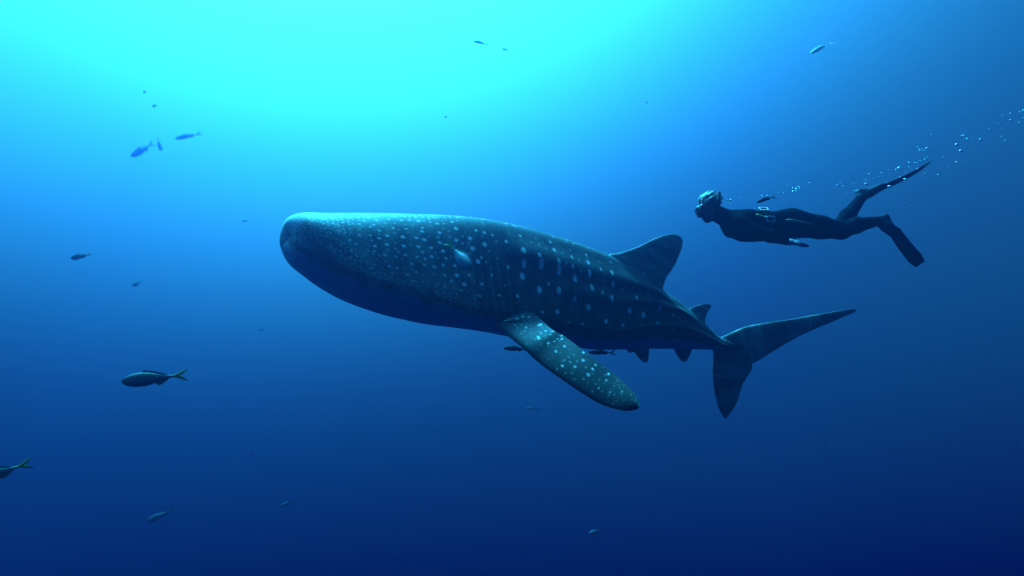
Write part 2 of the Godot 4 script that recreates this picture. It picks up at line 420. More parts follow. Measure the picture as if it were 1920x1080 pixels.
# The skin's print: slate back, pale belly, rows of cream spots. Upper half of the picture: one flank from back (top) to belly; lower half: the fins.
func shark_print() -> ImageTexture:
	var wide := 2048
	var high := 1024
	var base := PackedByteArray()
	base.resize(wide * high * 3)
	var coarse := FastNoiseLite.new()
	coarse.seed = 11
	coarse.frequency = 0.012
	coarse.fractal_octaves = 4
	var cn := coarse.get_image(wide, high, false, false, false).get_data()
	coarse.seed = 12
	coarse.frequency = 0.11
	coarse.fractal_octaves = 3
	var fn := coarse.get_image(wide, high, false, false, false).get_data()
	var back := lin(0.060, 0.098, 0.078)
	var belly := lin(0.80, 0.84, 0.84)
	for y in high:
		for x in wide:
			var o := y * wide + x
			var n := o if y < 512 else y * wide + int((x % 1010) * 0.07) + 700 * int(x > 1010)   # the fins are drawn wide, so their mottling is too
			var a := cn[n] / 255.0 - 0.5
			var b := fn[n] / 255.0 - 0.5
			var m := 0.0
			var tone := 0.55 if x < 1010 else 1.7
			if y < 512:
				var th := y / 512.0 * PI
				var s := x / 2048.0 * 4.9
				tone = lerpf(1.35, 0.72, sm(0.9, 2.1, s))
				m = 0.80 * (1.0 - sm(0.02, 0.13, s + 0.05 * a)) * (1.0 - sm(1.2, 1.5, th)) + sm(1.66, 2.02, -0.22 * (1.0 - sm(0.0, 0.55, s)) + th + a * 0.5 + b * 0.22 - 0.12 * sm(1.4, 2.4, s) - 0.15 * sm(2.6, 4.0, s)) * 0.9  # first term pales the snout front, painting its hazy brightness into the skin
			var k := tone * (1.0 + a * 0.9 + b * 0.6)
			var c := Color(back.r * k, back.g * k, back.b * k).lerp(Color(belly.r * (1 + b * 0.2), belly.g * (1 + b * 0.2), belly.b * (1 + b * 0.2)), m)
			base[o * 3] = clampi(int(c.r * 255), 0, 255)
			base[o * 3 + 1] = clampi(int(c.g * 255), 0, 255)
			base[o * 3 + 2] = clampi(int(c.b * 255), 0, 255)
	var im := Image.create_from_data(wide, high, false, Image.FORMAT_RGB8, base)
	var cream := lin(0.98, 0.98, 0.88)
	var on_body := func(s: float, th: float, rs: float, rt: float, much: float) -> void:
		var girth := 0.5 * (table(half_width, s) + 0.5 * (table(top_line, s) - table(belly_line, s)))
		stamp(im, Vector2(s / 4.9 * 2048, th / PI * 512), Vector2(rs / 4.9 * 2048, rt / maxf(girth, 0.1) / PI * 512), cream, much, 0, 511)
	var known := PackedVector2Array()
	var lists := [
		[Vector2(1.16, 0.47), Vector2(1, 0.49), Vector2(0.76, 0.93), Vector2(1.19, 0.9), Vector2(0.57, 1.1), Vector2(0.66, 1.12), Vector2(0.7, 1.23), Vector2(0.54, 0.69), Vector2(0.56, 0.62), Vector2(0.69, 0.72), Vector2(0.87, 1.03), Vector2(0.84, 0.49), Vector2(0.76, 0.5), Vector2(0.93, 0.49), Vector2(0.73, 0.57), Vector2(0.94, 0.63), Vector2(1.04, 0.63), Vector2(1.12, 0.65), Vector2(1.17, 0.84), Vector2(1.11, 0.84), Vector2(1.02, 1), Vector2(0.79, 1.09), Vector2(0.73, 1.11), Vector2(0.83, 1.27), Vector2(1.05, 1.17), Vector2(1.14, 1.12), Vector2(1.43, 1.36), Vector2(1.43, 1.59), Vector2(1.52, 1.71), Vector2(1.71, 1.17), Vector2(1.65, 0.83), Vector2(1.71, 0.89), Vector2(1.5, 0.64), Vector2(2.25, 0.39), Vector2(2.17, 0.5), Vector2(2.26, 0.5), Vector2(2.33, 0.54), Vector2(2.65, 0.42), Vector2(2.53, 0.53), Vector2(1.79, 0.57), Vector2(1.65, 0.53), Vector2(1.69, 0.7), Vector2(1.77, 0.77), Vector2(1.5, 0.76), Vector2(2.71, 0.58), Vector2(3.01, 0.47), Vector2(2.7, 0.73), Vector2(2.53, 0.69), Vector2(2.98, 0.76), Vector2(3.26, 0.81), Vector2(3.23, 0.95), Vector2(3.61, 0.98), Vector2(3.61, 0.78), Vector2(3.72, 0.76), Vector2(4.06, 1.78), Vector2(4.15, 1.8), Vector2(1.47, 1.81), Vector2(1.61, 1.88), Vector2(1.89, 1.03), Vector2(1.83, 1.06), Vector2(2.04, 1.3)],
		[Vector2(0.91, 0.4), Vector2(0.8, 0.4), Vector2(0.69, 0.44), Vector2(0.66, 0.55), Vector2(0.63, 0.6), Vector2(0.82, 0.58), Vector2(0.93, 0.57), Vector2(1.38, 0.34), Vector2(1.23, 0.41), Vector2(0.62, 0.76), Vector2(1.21, 0.63), Vector2(1.08, 0.52), Vector2(0.5, 0.99), Vector2(0.65, 0.92), Vector2(1.05, 0.87), Vector2(0.9, 0.96), Vector2(0.82, 1.01), Vector2(0.73, 1.02), Vector2(1, 0.95), Vector2(1.07, 0.95), Vector2(1.26, 0.88), Vector2(1.06, 1.03), Vector2(1.15, 1.02), Vector2(1.23, 0.97), Vector2(1.34, 0.94), Vector2(0.76, 1.18), Vector2(0.61, 1.32), Vector2(0.54, 0.58), Vector2(0.69, 0.78), Vector2(0.7, 0.65), Vector2(0.53, 0.81), Vector2(0.95, 1.06), Vector2(0.91, 1.24), Vector2(1.24, 1.09), Vector2(1.47, 1.01), Vector2(1.3, 1.14), Vector2(1.59, 1.09), Vector2(1.7, 0.97), Vector2(1.57, 1.25), Vector2(1.76, 1.2), Vector2(1.89, 0.56), Vector2(1.6, 0.45), Vector2(1.68, 0.47), Vector2(1.76, 0.49), Vector2(2.6, 0.71), Vector2(2.07, 0.42), Vector2(2.42, 0.38), Vector2(2.63, 0.56), Vector2(1.61, 0.79), Vector2(2.85, 0.42), Vector2(3.18, 0.38), Vector2(2.98, 0.62), Vector2(2.96, 0.9), Vector2(2.52, 1.45), Vector2(3.95, 1.13), Vector2(2.31, 0.94)],
		[Vector2(1.06, 0.39), Vector2(1.07, 0.58), Vector2(1.23, 0.56), Vector2(1.4, 0.46), Vector2(0.76, 0.72), Vector2(0.89, 0.71), Vector2(1.01, 0.69), Vector2(1.08, 0.7), Vector2(1.22, 0.7), Vector2(1.38, 0.63), Vector2(0.75, 0.86), Vector2(0.89, 0.84), Vector2(1.02, 0.81), Vector2(1.13, 0.79), Vector2(1.24, 0.8), Vector2(1.13, 0.9), Vector2(1.35, 1.05), Vector2(1.42, 1.14), Vector2(1.52, 0.58), Vector2(1.66, 0.63), Vector2(1.53, 0.7), Vector2(2.22, 0.68), Vector2(2.44, 0.69), Vector2(1.88, 0.85), Vector2(2.43, 0.52), Vector2(1.57, 0.84), Vector2(2.83, 0.57), Vector2(3.12, 0.77), Vector2(3.43, 0.91), Vector2(2.61, 1.04), Vector2(2.69, 1.43), Vector2(3.23, 1.36), Vector2(3.44, 1.68), Vector2(3.76, 1.03), Vector2(3.72, 1.43), Vector2(3.94, 1.72), Vector2(1.95, 1.17), Vector2(2.22, 1.34)],
		[Vector2(2.05, 0.66), Vector2(2.44, 0.77), Vector2(2.24, 0.76), Vector2(2.05, 0.79), Vector2(2.02, 0.92), Vector2(2.63, 0.81), Vector2(3.13, 0.62), Vector2(2.81, 0.73), Vector2(2.83, 0.87), Vector2(3.08, 0.95), Vector2(2.78, 1.1), Vector2(3, 1.27), Vector2(3.34, 1.09), Vector2(3.53, 1.19), Vector2(2.2, 1.03), Vector2(2.42, 0.99), Vector2(2.39, 1.27)],
	]
	for k in 4:
		for p in lists[k]:
			known.append(p)
	# fine freckles of the head, in rows, growing towards the gills
	rng.seed = 4
	var s := 0.03
	while s < 1.55:
		var step := 0.036 + 0.022 * sm(0.0, 1.2, s)
		var th := 0.04
		while th < 1.78:
			var p := Vector2(s + rng.randf_range(-0.34, 0.34) * step, th + rng.randf_range(-0.03, 0.03))
			var free := true
			for q in known:
				if absf(q.x - p.x) < 0.045 and absf(q.y - p.y) < 0.07:
					free = false
					break
			if free and rng.randf() < lerpf(0.94, 0.72, sm(0.5, 1.5, s)):
				var r := rng.randf_range(0.006, 0.0105) * lerpf(0.85, 1.25, sm(0.0, 1.0, s))
				on_body.call(p.x, p.y, r * 1.35, r * 0.72, rng.randf_range(0.5, 0.95) * (1.0 - 0.6 * sm(1.4, 1.75, p.y)))
			th += lerpf(0.060, 0.092, sm(0.2, 1.4, s)) * rng.randf_range(0.9, 1.1)
		s += step
	# faint dashes and small dots between the big spots further back
	for q in 1300:
		var ps := rng.randf_range(1.2, 4.75)
		var pt := rng.randf_range(0.05, 1.85)
		var r := rng.randf_range(0.005, 0.010)
		var tall := rng.randf() < 0.35
		on_body.call(ps, pt, r * (0.8 if tall else 1.4), r * (3.2 if tall else 0.9), rng.randf_range(0.08, 0.24))
	# the big spots
	var size := [0.0115, 0.0165, 0.0210, 0.0275]
	var force := [0.6, 0.9, 1.0, 1.0]
	for k in 4:
		for p in lists[k]:
			var r: float = size[k] * rng.randf_range(0.9, 1.1) * lerpf(0.74, 1.0, sm(1.0, 1.8, p.x))
			var long := lerpf(1.35, 0.95, sm(1.1, 2.0, p.x))
			on_body.call(p.x, p.y, r * long, r * lerpf(0.74, 0.80, sm(1.5, 2.4, p.x)), force[k])
	# the back and the far flank, unseen here, are spotted alike
	for q in 60:
		on_body.call(rng.randf_range(1.6, 4.4), rng.randf_range(0.02, 0.22), 0.014, 0.010, 0.7)
	# fins
	var on_fin := func(r: Rect2, p: Vector2, a: Vector2, much: float) -> void:
		stamp(im, (r.position + r.size * Vector2(p.y, p.x)) * Vector2(2048, 1024), a, cream, much, 512, 1023)
	var pect := Rect2(0.01, 0.52, 0.48, 0.46)
	for p in [Vector2(0, 0.59), Vector2(0, 0.8), Vector2(0.02, 0.78), Vector2(0.08, 0.49), Vector2(0.08, 0.66), Vector2(0.1, 0.78), Vector2(0.18, 0.87), Vector2(0.18, 0.8), Vector2(0.26, 0.97), Vector2(0.27, 0.82), Vector2(0.16, 0.47), Vector2(0.23, 0.82), Vector2(0.23, 0.66), Vector2(0.34, 0.97), Vector2(0.36, 0.89), Vector2(0.34, 0.82), Vector2(0.24, 0.51), Vector2(0.34, 0.7), Vector2(0.32, 0.55), Vector2(0.4, 0.76), Vector2(0.48, 0.95), Vector2(0.5, 0.76), Vector2(0.55, 0.87), Vector2(0.39, 0.49), Vector2(0.49, 0.47), Vector2(0.55, 0.72), Vector2(0.63, 0.68), Vector2(0.79, 0.7), Vector2(0.55, 0.51), Vector2(0.45, 0.28), Vector2(0.72, 0.45), Vector2(0.62, 0.36), Vector2(0.62, 0.89), Vector2(0.25, 0.49)]:
		on_fin.call(pect, Vector2(0.125 + p.x * 0.875, p.y), Vector2(46, 3.7) * rng.randf_range(0.65, 1.05), rng.randf_range(0.7, 0.97))
	for q in 230:
		on_fin.call(pect, Vector2(rng.randf_range(0.1, 0.97), rng.randf_range(0.12, 0.95)), Vector2(34, 2.7) * rng.randf_range(0.5, 1.0), rng.randf_range(0.12, 0.55))
	var dors := Rect2(0.52, 0.52, 0.24, 0.46)
	for p in [Vector2(0.30, 0.62), Vector2(0.18, 0.60), Vector2(0.60, 0.86), Vector2(0.74, 0.72), Vector2(0.45, 0.34), Vector2(0.42, 0.92), Vector2(0.12, 0.25), Vector2(0.6, 0.5), Vector2(0.2, 0.9)]:
		on_fin.call(dors, p, Vector2(14, 9) * rng.randf_range(0.7, 1.0), rng.randf_range(0.6, 0.95))
	for q in 30:
		on_fin.call(dors, Vector2(rng.randf(), rng.randf()), Vector2(8, 5) * rng.randf_range(0.5, 1.0), rng.randf_range(0.05, 0.2))
	var other := Rect2(0.78, 0.52, 0.2, 0.46)
	for q in 46:
		on_fin.call(other, Vector2(rng.randf_range(0.12, 0.95), rng.randf_range(0.1, 0.9)), Vector2(12, 4) * rng.randf_range(0.5, 1.0), rng.randf_range(0.2, 0.8))
	return ImageTexture.create_from_image(im)

func stamp(im: Image, at: Vector2, r: Vector2, col: Color, much: float, first: int, last: int) -> void:
	var e := r * 1.5 + Vector2.ONE
	for y in range(maxi(int(at.y - e.y), first), mini(int(at.y + e.y) + 1, last) + 1):
		for x in range(maxi(int(at.x - e.x), 0), mini(int(at.x + e.x) + 1, 2047) + 1):
			var d := ((Vector2(x + 0.5, y + 0.5) - at) / r).length()
			var w := much * (1.0 - sm(0.7, 1.25, d))
			if w > 0.003:
				im.set_pixel(x, y, im.get_pixel(x, y).lerp(col, w))

# ------------------------------------------------------------------ fish: nose at the origin of its own x axis, tail towards +x
func fish_mesh(long: float, deep: float, wide: float, back: Color, side: Color, under: Color, tail: Color, bend := 0.04, fork := 0.66) -> ArrayMesh:
	var s := Shape.new()
	var rows := 26
	var ring := 18
	var body := 0.80 * long
	for j in rows + 1:
		var t := float(j) / rows
		var prof := pow(sin(PI * pow(t, 0.72)), 0.75) * (1.0 - 0.55 * sm(0.45, 1.0, t)) + 0.10 * sm(0.8, 1.0, t)
		if j == 0:
			prof = 0.02
		var z := bend * long * sin(t * 3.6 + 0.4) * t
		for k in ring:
			var w := TAU * k / ring
			var y := cos(w)
			var lift := 0.06 * deep * long * (1.0 - t)
			var col := back.lerp(side, sm(0.55, 0.0, y) ).lerp(under, sm(0.05, -0.6, y))
			col = col.lerp(tail, sm(0.84, 1.0, t) * 0.8)
			var grain := 1.0 + 0.14 * noise.get_noise_3d(t * 300.0, w * 40.0, long * 90.0)
			s.point(Vector3(t * body, y * 0.5 * deep * long * prof - lift, sin(w) * 0.5 * wide * long * prof + z), Color(col.r * grain, col.g * grain, col.b * grain))
	for j in rows:
		for k in ring:
			var a := j * ring + k
			var b := j * ring + (k + 1) % ring
			s.quad(a, a + ring, b + ring, b)
	var bz := func(x: float) -> float:
		var t := clampf(x / body, 0.0, 1.25)
		return bend * long * sin(t * 3.6 + 0.4) * t
	var edge := func(q: Array) -> PackedVector3Array:
		var o := PackedVector3Array()
		for p in q:
			o.append(Vector3(p[0] * long, p[1] * long, bz.call(p[0] * long)))
		return o
	var r := Rect2(0, 0, 1, 1)
	for up in [1.0, -1.0]:
		fin(s, edge.call([[0.76, 0.012 * up], [0.84, 0.06 * up * fork], [0.92, 0.115 * up * fork], [0.985, 0.15 * up * fork]]),
			edge.call([[0.80, -0.014 * up], [0.885, 0.008 * up], [0.93, 0.06 * up * fork], [1.0, 0.145 * up * fork]]), 0.008 * long, 0.004 * long, r, tail, 10, 5)
	var d := deep * 0.5
	fin(s, edge.call([[0.26, d * 0.25], [0.31, d * 1.02], [0.36, d * 1.18]]), edge.call([[0.72, -d * 0.05], [0.66, d * 0.45], [0.46, d * 1.02]]), 0.004 * long, 0.0, r, back.lerp(tail, 0.3), 8, 5)
	fin(s, edge.call([[0.48, -d * 0.3], [0.53, -d * 0.98], [0.57, -d * 1.08]]), edge.call([[0.74, -d * 0.05], [0.69, -d * 0.45], [0.61, -d * 0.98]]), 0.006 * long, 0.0, r, side.lerp(tail, 0.3), 8, 5)
	for q in [1.0, -1.0]:
		fin(s, PackedVector3Array([Vector3(0.24 * long, -0.02 * long, 0.42 * wide * long * q), Vector3(0.31 * long, -0.05 * long, 0.62 * wide * long * q), Vector3(0.37 * long, -0.075 * long, 0.72 * wide * long * q)]),
			PackedVector3Array([Vector3(0.27 * long, -0.05 * long, 0.40 * wide * long * q), Vector3(0.33 * long, -0.075 * long, 0.58 * wide * long * q), Vector3(0.372 * long, -0.08 * long, 0.71 * wide * long * q)]), 0.006 * long, 0.0, r, side, 8, 5)
	return s.mesh()

func from_nose_to_tail(nose: Vector3, tail: Vector3, roll := 0.0) -> Transform3D:
	var x := (tail - nose).normalized()
	var z := x.cross(Vector3.UP).normalized()
	var y := z.cross(x).normalized()
	return Transform3D(Basis(x, y, z).rotated(x, roll), nose)

func fish(called: String, nose: Vector3, tail: Vector3, deep: float, wide: float, colours: Array, m: Material, label: String, category := "fish", group := "", roll := 0.0, eyes := false, bend := 0.04) -> void:
	var long := nose.distance_to(tail)
	var mesh := fish_mesh(long, deep, wide, colours[0], colours[1], colours[2], colours[3], bend)
	if not eyes:
		var o := MeshInstance3D.new()
		o.name = numbered(called)
		o.mesh = mesh
		o.material_override = m
		add_child(o)
		o.transform = from_nose_to_tail(nose, tail, roll)
		tag(o, label, category, group)
		return
	var t := thing(called, from_nose_to_tail(nose, tail, roll), label, category, group)
	part("body", mesh, m, t)
	for q in [1.0, -1.0]:
		var e := Shape.new()
		ball(e, Vector3(0.085 * long, 0.0, 0.27 * wide * long * q), Vector3(0.016, 0.016, 0.008) * long, Basis(), lin(0.01, 0.01, 0.012))
		part("eye", e.mesh(), vmat(0.15), t)

# ------------------------------------------------------------------ the diver, in metres from the hips; x to the right, head to the left
var suit := Color(0.008, 0.010, 0.013)
var flesh := Color(0.27, 0.18, 0.14)

func diver_body() -> Field:
	var f := Field.new(Vector3(-0.86, -0.36, -0.46), Vector3(1.10, 0.56, 0.36), 0.0125, 0.016)
	for z in [-0.062, 0.062]:                                   # the trunk is wider than it is deep
		f.bone(Vector3(-0.01, 0.0, z), Vector3(-0.19, -0.01, z * 0.8), 0.1078, 0.0946)
		f.bone(Vector3(-0.19, -0.01, z * 0.8), Vector3(-0.39, -0.012, z * 1.15), 0.0946, 0.1144)
		f.bone(Vector3(-0.39, -0.012, z * 1.15), Vector3(-0.50, 0.02, z * 1.1), 0.1144, 0.0858)
		f.egg(Vector3(-0.02, 0.055, z * 1.1), Vector3(0.12, 0.050, 0.07), Basis())   # seat
	f.egg(Vector3(-0.34, -0.075, 0.0), Vector3(0.17, 0.085, 0.12), Basis(Vector3.BACK, -0.1))   # chest
	f.bone(Vector3(-0.50, 0.03, 0.0), Vector3(-0.635, 0.088, 0.012), 0.0858, 0.0660)
	f.bone(Vector3(-0.635, 0.088, 0.012), Vector3(-0.70, 0.112, 0.02), 0.0638, 0.0682)
	# near arm, folded down and back along the side
	f.bone(Vector3(-0.49, 0.0, 0.09), Vector3(-0.51, -0.05, 0.165), 0.0770, 0.0726)
	f.bone(Vector3(-0.51, -0.05, 0.165), Vector3(-0.275, -0.185, 0.235), 0.0616, 0.0495)
	f.bone(Vector3(-0.275, -0.185, 0.235), Vector3(-0.135, -0.225, 0.215), 0.0506, 0.0363)
	# far arm, laid along the far side
	f.bone(Vector3(-0.49, 0.02, -0.09), Vector3(-0.46, 0.0, -0.17), 0.0770, 0.0704)
	f.bone(Vector3(-0.46, 0.0, -0.17), Vector3(-0.18, -0.03, -0.24), 0.0605, 0.0484)
	f.bone(Vector3(-0.18, -0.03, -0.24), Vector3(0.05, -0.04, -0.21), 0.0495, 0.0352)
	# near leg, shin swung back level; far leg, shin kicked up
	f.bone(Vector3(0.0, -0.015, 0.088), Vector3(0.24, -0.06, 0.09), 0.1188, 0.0990)
	f.bone(Vector3(0.24, -0.06, 0.09), Vector3(0.43, -0.088, 0.083), 0.0968, 0.0726)
	f.bone(Vector3(0.43, -0.088, 0.083), Vector3(0.60, -0.022, 0.03), 0.0726, 0.0682)
	f.bone(Vector3(0.60, -0.022, 0.03), Vector3(0.85, 0.045, -0.05), 0.0660, 0.0451)
	f.bone(Vector3(0.01, 0.0, -0.09), Vector3(0.28, 0.01, -0.105), 0.1166, 0.0968)
	f.bone(Vector3(0.28, 0.01, -0.105), Vector3(0.50, -0.015, -0.12), 0.0957, 0.0726)
	f.bone(Vector3(0.50, -0.015, -0.12), Vector3(0.66, 0.14, -0.20), 0.0726, 0.0682)
	f.bone(Vector3(0.66, 0.14, -0.20), Vector3(0.875, 0.365, -0.305), 0.0660, 0.0451)
	return f

func head_frame() -> Transform3D:
	# x: where the face looks, y: crown, z: the diver's left... towards us
	var x := Vector3(-0.93, -0.34, 0.14).normalized()
	var y := Vector3(-0.30, 0.95, 0.05)
	var z := x.cross(y).normalized() * -1.0
	y = x.cross(z).normalized()
	if y.y < 0:
		y = -y
	return Transform3D(Basis(x, y, z), Vector3(-0.715, 0.128, 0.025))

func diver_head(t: Transform3D) -> Field:
	var f := Field.new(t.origin - Vector3(0.17, 0.19, 0.16), t.origin + Vector3(0.17, 0.19, 0.16), 0.0048, 0.008)
	var b := t.basis
	f.egg(t * Vector3(-0.015, 0.028, 0), Vector3(0.098, 0.088, 0.076), b)
	f.egg(t * Vector3(0.028, -0.028, 0), Vector3(0.062, 0.080, 0.060), b)
	f.bone(t * Vector3(0.055, -0.080, -0.016), t * Vector3(0.055, -0.080, 0.016), 0.022, 0.022)     # chin
	for q in [1.0, -1.0]:
		f.bone(t * Vector3(-0.01, -0.055, 0.052 * q), t * Vector3(0.048, -0.080, 0.022 * q), 0.020, 0.018)   # jaw
		f.bone(t * Vector3(0.066, -0.022, 0.036 * q), t * Vector3(0.060, -0.018, 0.046 * q), 0.017, 0.015)   # cheekbone
		f.egg(t * Vector3(-0.012, -0.010, 0.076 * q), Vector3(0.017, 0.030, 0.010), b)                        # ear
		f.bone(t * Vector3(0.080, 0.024, 0.016 * q), t * Vector3(0.076, 0.022, 0.040 * q), 0.010, 0.009)     # brow
	f.bone(t * Vector3(0.083, 0.010, 0), t * Vector3(0.106, -0.026, 0), 0.009, 0.014)     # nose
	f.bone(t * Vector3(0.084, -0.052, -0.014), t * Vector3(0.084, -0.052, 0.014), 0.009, 0.009)   # lips
	f.bone(t * Vector3(-0.03, -0.06, 0), t * Vector3(-0.075, -0.115, 0), 0.052, 0.056)   # nape
	return f

func hand_field(wrist: Vector3, along: Vector3, palm: Vector3) -> Field:
	# wrist, direction to the knuckles, direction that the palm faces
	var x := along.normalized()
	var z := x.cross(palm).normalized()
	var y := z.cross(x).normalized()
	var f := Field.new(wrist - Vector3(0.16, 0.16, 0.16), wrist + Vector3(0.22, 0.22, 0.22), 0.004, 0.005)
	f.bone(wrist, wrist + x * 0.03, 0.027, 0.028)
	for q in 4:
		var w := (q - 1.5) * 0.020
		var root := wrist + x * (0.085 - absf(q - 1.2) * 0.004) + z * w
		f.bone(wrist + x * 0.02 + z * w * 0.6, root, 0.016, 0.0115)
		var len: float = [0.040, 0.046, 0.043, 0.034][q]
		var a := root + x * len + y * 0.002
		var c := a + x * len * 0.64 + y * 0.006
		var d := c + x * len * 0.44 + y * 0.008
		f.bone(root, a, 0.0105, 0.0095)
		f.bone(a, c, 0.0095, 0.0085)
		f.bone(c, d, 0.0085, 0.0075)
	var th := wrist + x * 0.028 - z * 0.026
	var tk := th + x * 0.034 - z * 0.022 + y * 0.012
	f.bone(wrist + x * 0.012 - z * 0.008, th, 0.017, 0.014)
	f.bone(th, tk, 0.0125, 0.0105)
	f.bone(tk, tk + x * 0.030 - z * 0.004 + y * 0.010, 0.0105, 0.0085)
	return f

func build_diver() -> void:
	var d := thing("person", Transform3D(Basis(), Vector3(2.505, 1.732, -5.357)), "free diver in a black wetsuit, mask, snorkel and long fins swimming behind the whale shark", "person")
	var f := diver_body()
	var s := Shape.new()
	f.net(s, func(p: Vector3) -> Color: return suit * (1.0 + 0.5 * noise.get_noise_3dv(p * 60.0)))
	var ht := head_frame()
	var hf := diver_head(ht)
	hf.net(s, func(p: Vector3) -> Color:
		var q: Vector3 = ht.affine_inverse() * p
		if q.x < 0.0 - 0.35 * (q.y + 0.02) and q.y < 0.01:
			return suit
		if absf(q.y + 0.053) < 0.010 and q.x > 0.07:
			return Color(0.30, 0.13, 0.11)
		return flesh * (1.0 + 0.15 * noise.get_noise_3dv(p * 150.0)))
	part("body", s.mesh(true), vmat(0.9, 0.0, 0.08), d)
	# hands in pale gloves
	for q in 2:
		var hand := Shape.new()
		var hfld: Field
		if q == 0:
			hfld = hand_field(Vector3(-0.125, -0.228, 0.213), Vector3(0.98, -0.17, 0.05), Vector3(-0.15, -0.98, -0.08))
		else:
			hfld = hand_field(Vector3(0.06, -0.04, -0.208), Vector3(0.98, 0.05, 0.1), Vector3(0.0, -0.5, 0.9))
		hfld.net(hand, func(p: Vector3) -> Color: return Color(0.9, 0.9, 0.88) * (1.0 + 0.1 * noise.get_noise_3dv(p * 200.0)))
		var g := part("glove", hand.mesh(true), vmat(0.55), d)
		g.set_meta("label", "pale glove on the near hand" if q == 0 else "pale glove on the far hand")
	# short pale hair standing up in the water
	var hair := Field.new(ht.origin - Vector3(0.2, 0.1, 0.16), ht.origin + Vector3(0.2, 0.24, 0.16), 0.0048, 0.005)
	rng.seed = 21
	for q in 150:
		var az := rng.randf_range(0.0, TAU)
		var el := rng.randf_range(0.12, 1.5)
		var n := Vector3(cos(az) * cos(el), sin(el), sin(az) * cos(el))
		if n.x > 0.55 and n.y < 0.66:
			continue
		var a := ht * (Vector3(-0.015, 0.030, 0) + n * Vector3(0.098, 0.088, 0.076))
		var out := (ht.basis * (n * 0.7 + Vector3(-0.75, 0.35, 0))).normalized()
		var l := rng.randf_range(0.018, 0.050)
		hair.bone(a, a + out * l * 0.6, 0.013, 0.010)
		hair.bone(a + out * l * 0.6, a + out * l + Vector3(0.012, rng.randf_range(-0.004, 0.016), 0), 0.0095, 0.004)
	var hs := Shape.new()
	hair.net(hs, func(p: Vector3) -> Color: return Color(0.50, 0.47, 0.38) * (1.0 + 0.45 * noise.get_noise_3dv(p * Vector3(160, 500, 500))))
	part("hair", hs.mesh(true), vmat(0.5), d)
	# mask: rubber skirt, two panes, strap
	var mk := Field.new(ht.origin - Vector3(0.2, 0.16, 0.16), ht.origin + Vector3(0.2, 0.16, 0.16), 0.005, 0.006)
	for q in [1.0, -1.0]:
		mk.bone(ht * Vector3(0.098, 0.038, 0.0), ht * Vector3(0.086, 0.036, 0.058 * q), 0.021, 0.018)
		mk.bone(ht * Vector3(0.086, 0.036, 0.058 * q), ht * Vector3(0.080, 0.000, 0.062 * q), 0.018, 0.017)
		mk.bone(ht * Vector3(0.080, 0.000, 0.062 * q), ht * Vector3(0.098, -0.014, 0.026 * q), 0.017, 0.016)
		mk.bone(ht * Vector3(0.098, 0.034, 0.016 * q), ht * Vector3(0.104, -0.012, 0.014 * q), 0.016, 0.018)
	mk.bone(ht * Vector3(0.108, 0.010, 0), ht * Vector3(0.118, -0.028, 0), 0.015, 0.017)
	var ms := Shape.new()
	mk.net(ms, func(_p: Vector3) -> Color: return Color(0.012, 0.013, 0.016))
	var mask := part("mask", ms.mesh(true), vmat(0.35, 0.0, 0.5), d)
	for q in [1.0, -1.0]:
		var pane := Shape.new()
		ball(pane, ht * Vector3(0.112, 0.014, 0.036 * q), Vector3(0.006, 0.022, 0.025), ht.basis * Basis(Vector3.UP, -0.2 * q), Color(0.05, 0.08, 0.10))
		part("lens", pane.mesh(), vmat(0.05, 0.0, 0.5), mask)
	var st := Shape.new()
	var sp := PackedVector3Array()
	var sr := PackedFloat32Array()
	for q in 25:
		var w := lerpf(-2.2, 2.2, q / 24.0)
		sp.append(ht * Vector3(-0.015 - 0.108 * cos(w), 0.020, 0.092 * sin(w)))
		sr.append(0.011)
	tube(st, sp, sr, Color(0.012, 0.013, 0.016), 8, 0.5, ht.basis.y)
	part("strap", st.mesh(), vmat(0.5), mask)
	# snorkel up the near side of the head
	var sn := Shape.new()
	var path := PackedVector3Array([ht * Vector3(0.082, -0.062, 0.004), ht * Vector3(0.098, -0.075, 0.030), ht * Vector3(0.078, -0.074, 0.070), ht * Vector3(0.030, -0.050, 0.100), Vector3(-0.672, 0.10, 0.128), Vector3(-0.655, 0.17, 0.122), Vector3(-0.645, 0.235, 0.112), Vector3(-0.643, 0.262, 0.108)])
	var fine := PackedVector3Array()
	var fr := PackedFloat32Array()
	for q in 36:
		fine.append(curve3(path, q / 35.0))
		fr.append(0.0105 + (0.003 if q > 32 else 0.0) + (0.006 * exp(-((q - 3.0) / 2.0) ** 2)))
	tube(sn, fine, fr, Color(0.012, 0.014, 0.02), 10)
	part("snorkel", sn.mesh(), vmat(0.4), d)
	# weight belt round the waist with three framed weights
	var axis := Vector3(-0.98, 0.03, 0.0).normalized()
	var c0 := Vector3(-0.238, -0.008, 0.0)
	var belt := Shape.new()
	var turns := 48
	for row in 4:
		for q in turns:
			var w := TAU * q / turns
			var dir := (Vector3(0, 1, 0) * cos(w) + Vector3(0, 0, 1) * sin(w))
			var at: Vector3 = c0 + axis * [0.026, 0.026, -0.026, -0.026][row] + axis * 0.03 * cos(w)
			belt.point(f.skin(at, dir) + dir * [-0.004, 0.007, 0.007, -0.004][row], Color(0.014, 0.015, 0.018))
	for row in 4:
		for q in turns:
			var a := row * turns + q
			var b := row * turns + (q + 1) % turns
			var a2 := ((row + 1) % 4) * turns + q
			var b2 := ((row + 1) % 4) * turns + (q + 1) % turns
			belt.quad(a, b, b2, a2)
	var bp := part("weight_belt", belt.mesh(), vmat(0.6), d)
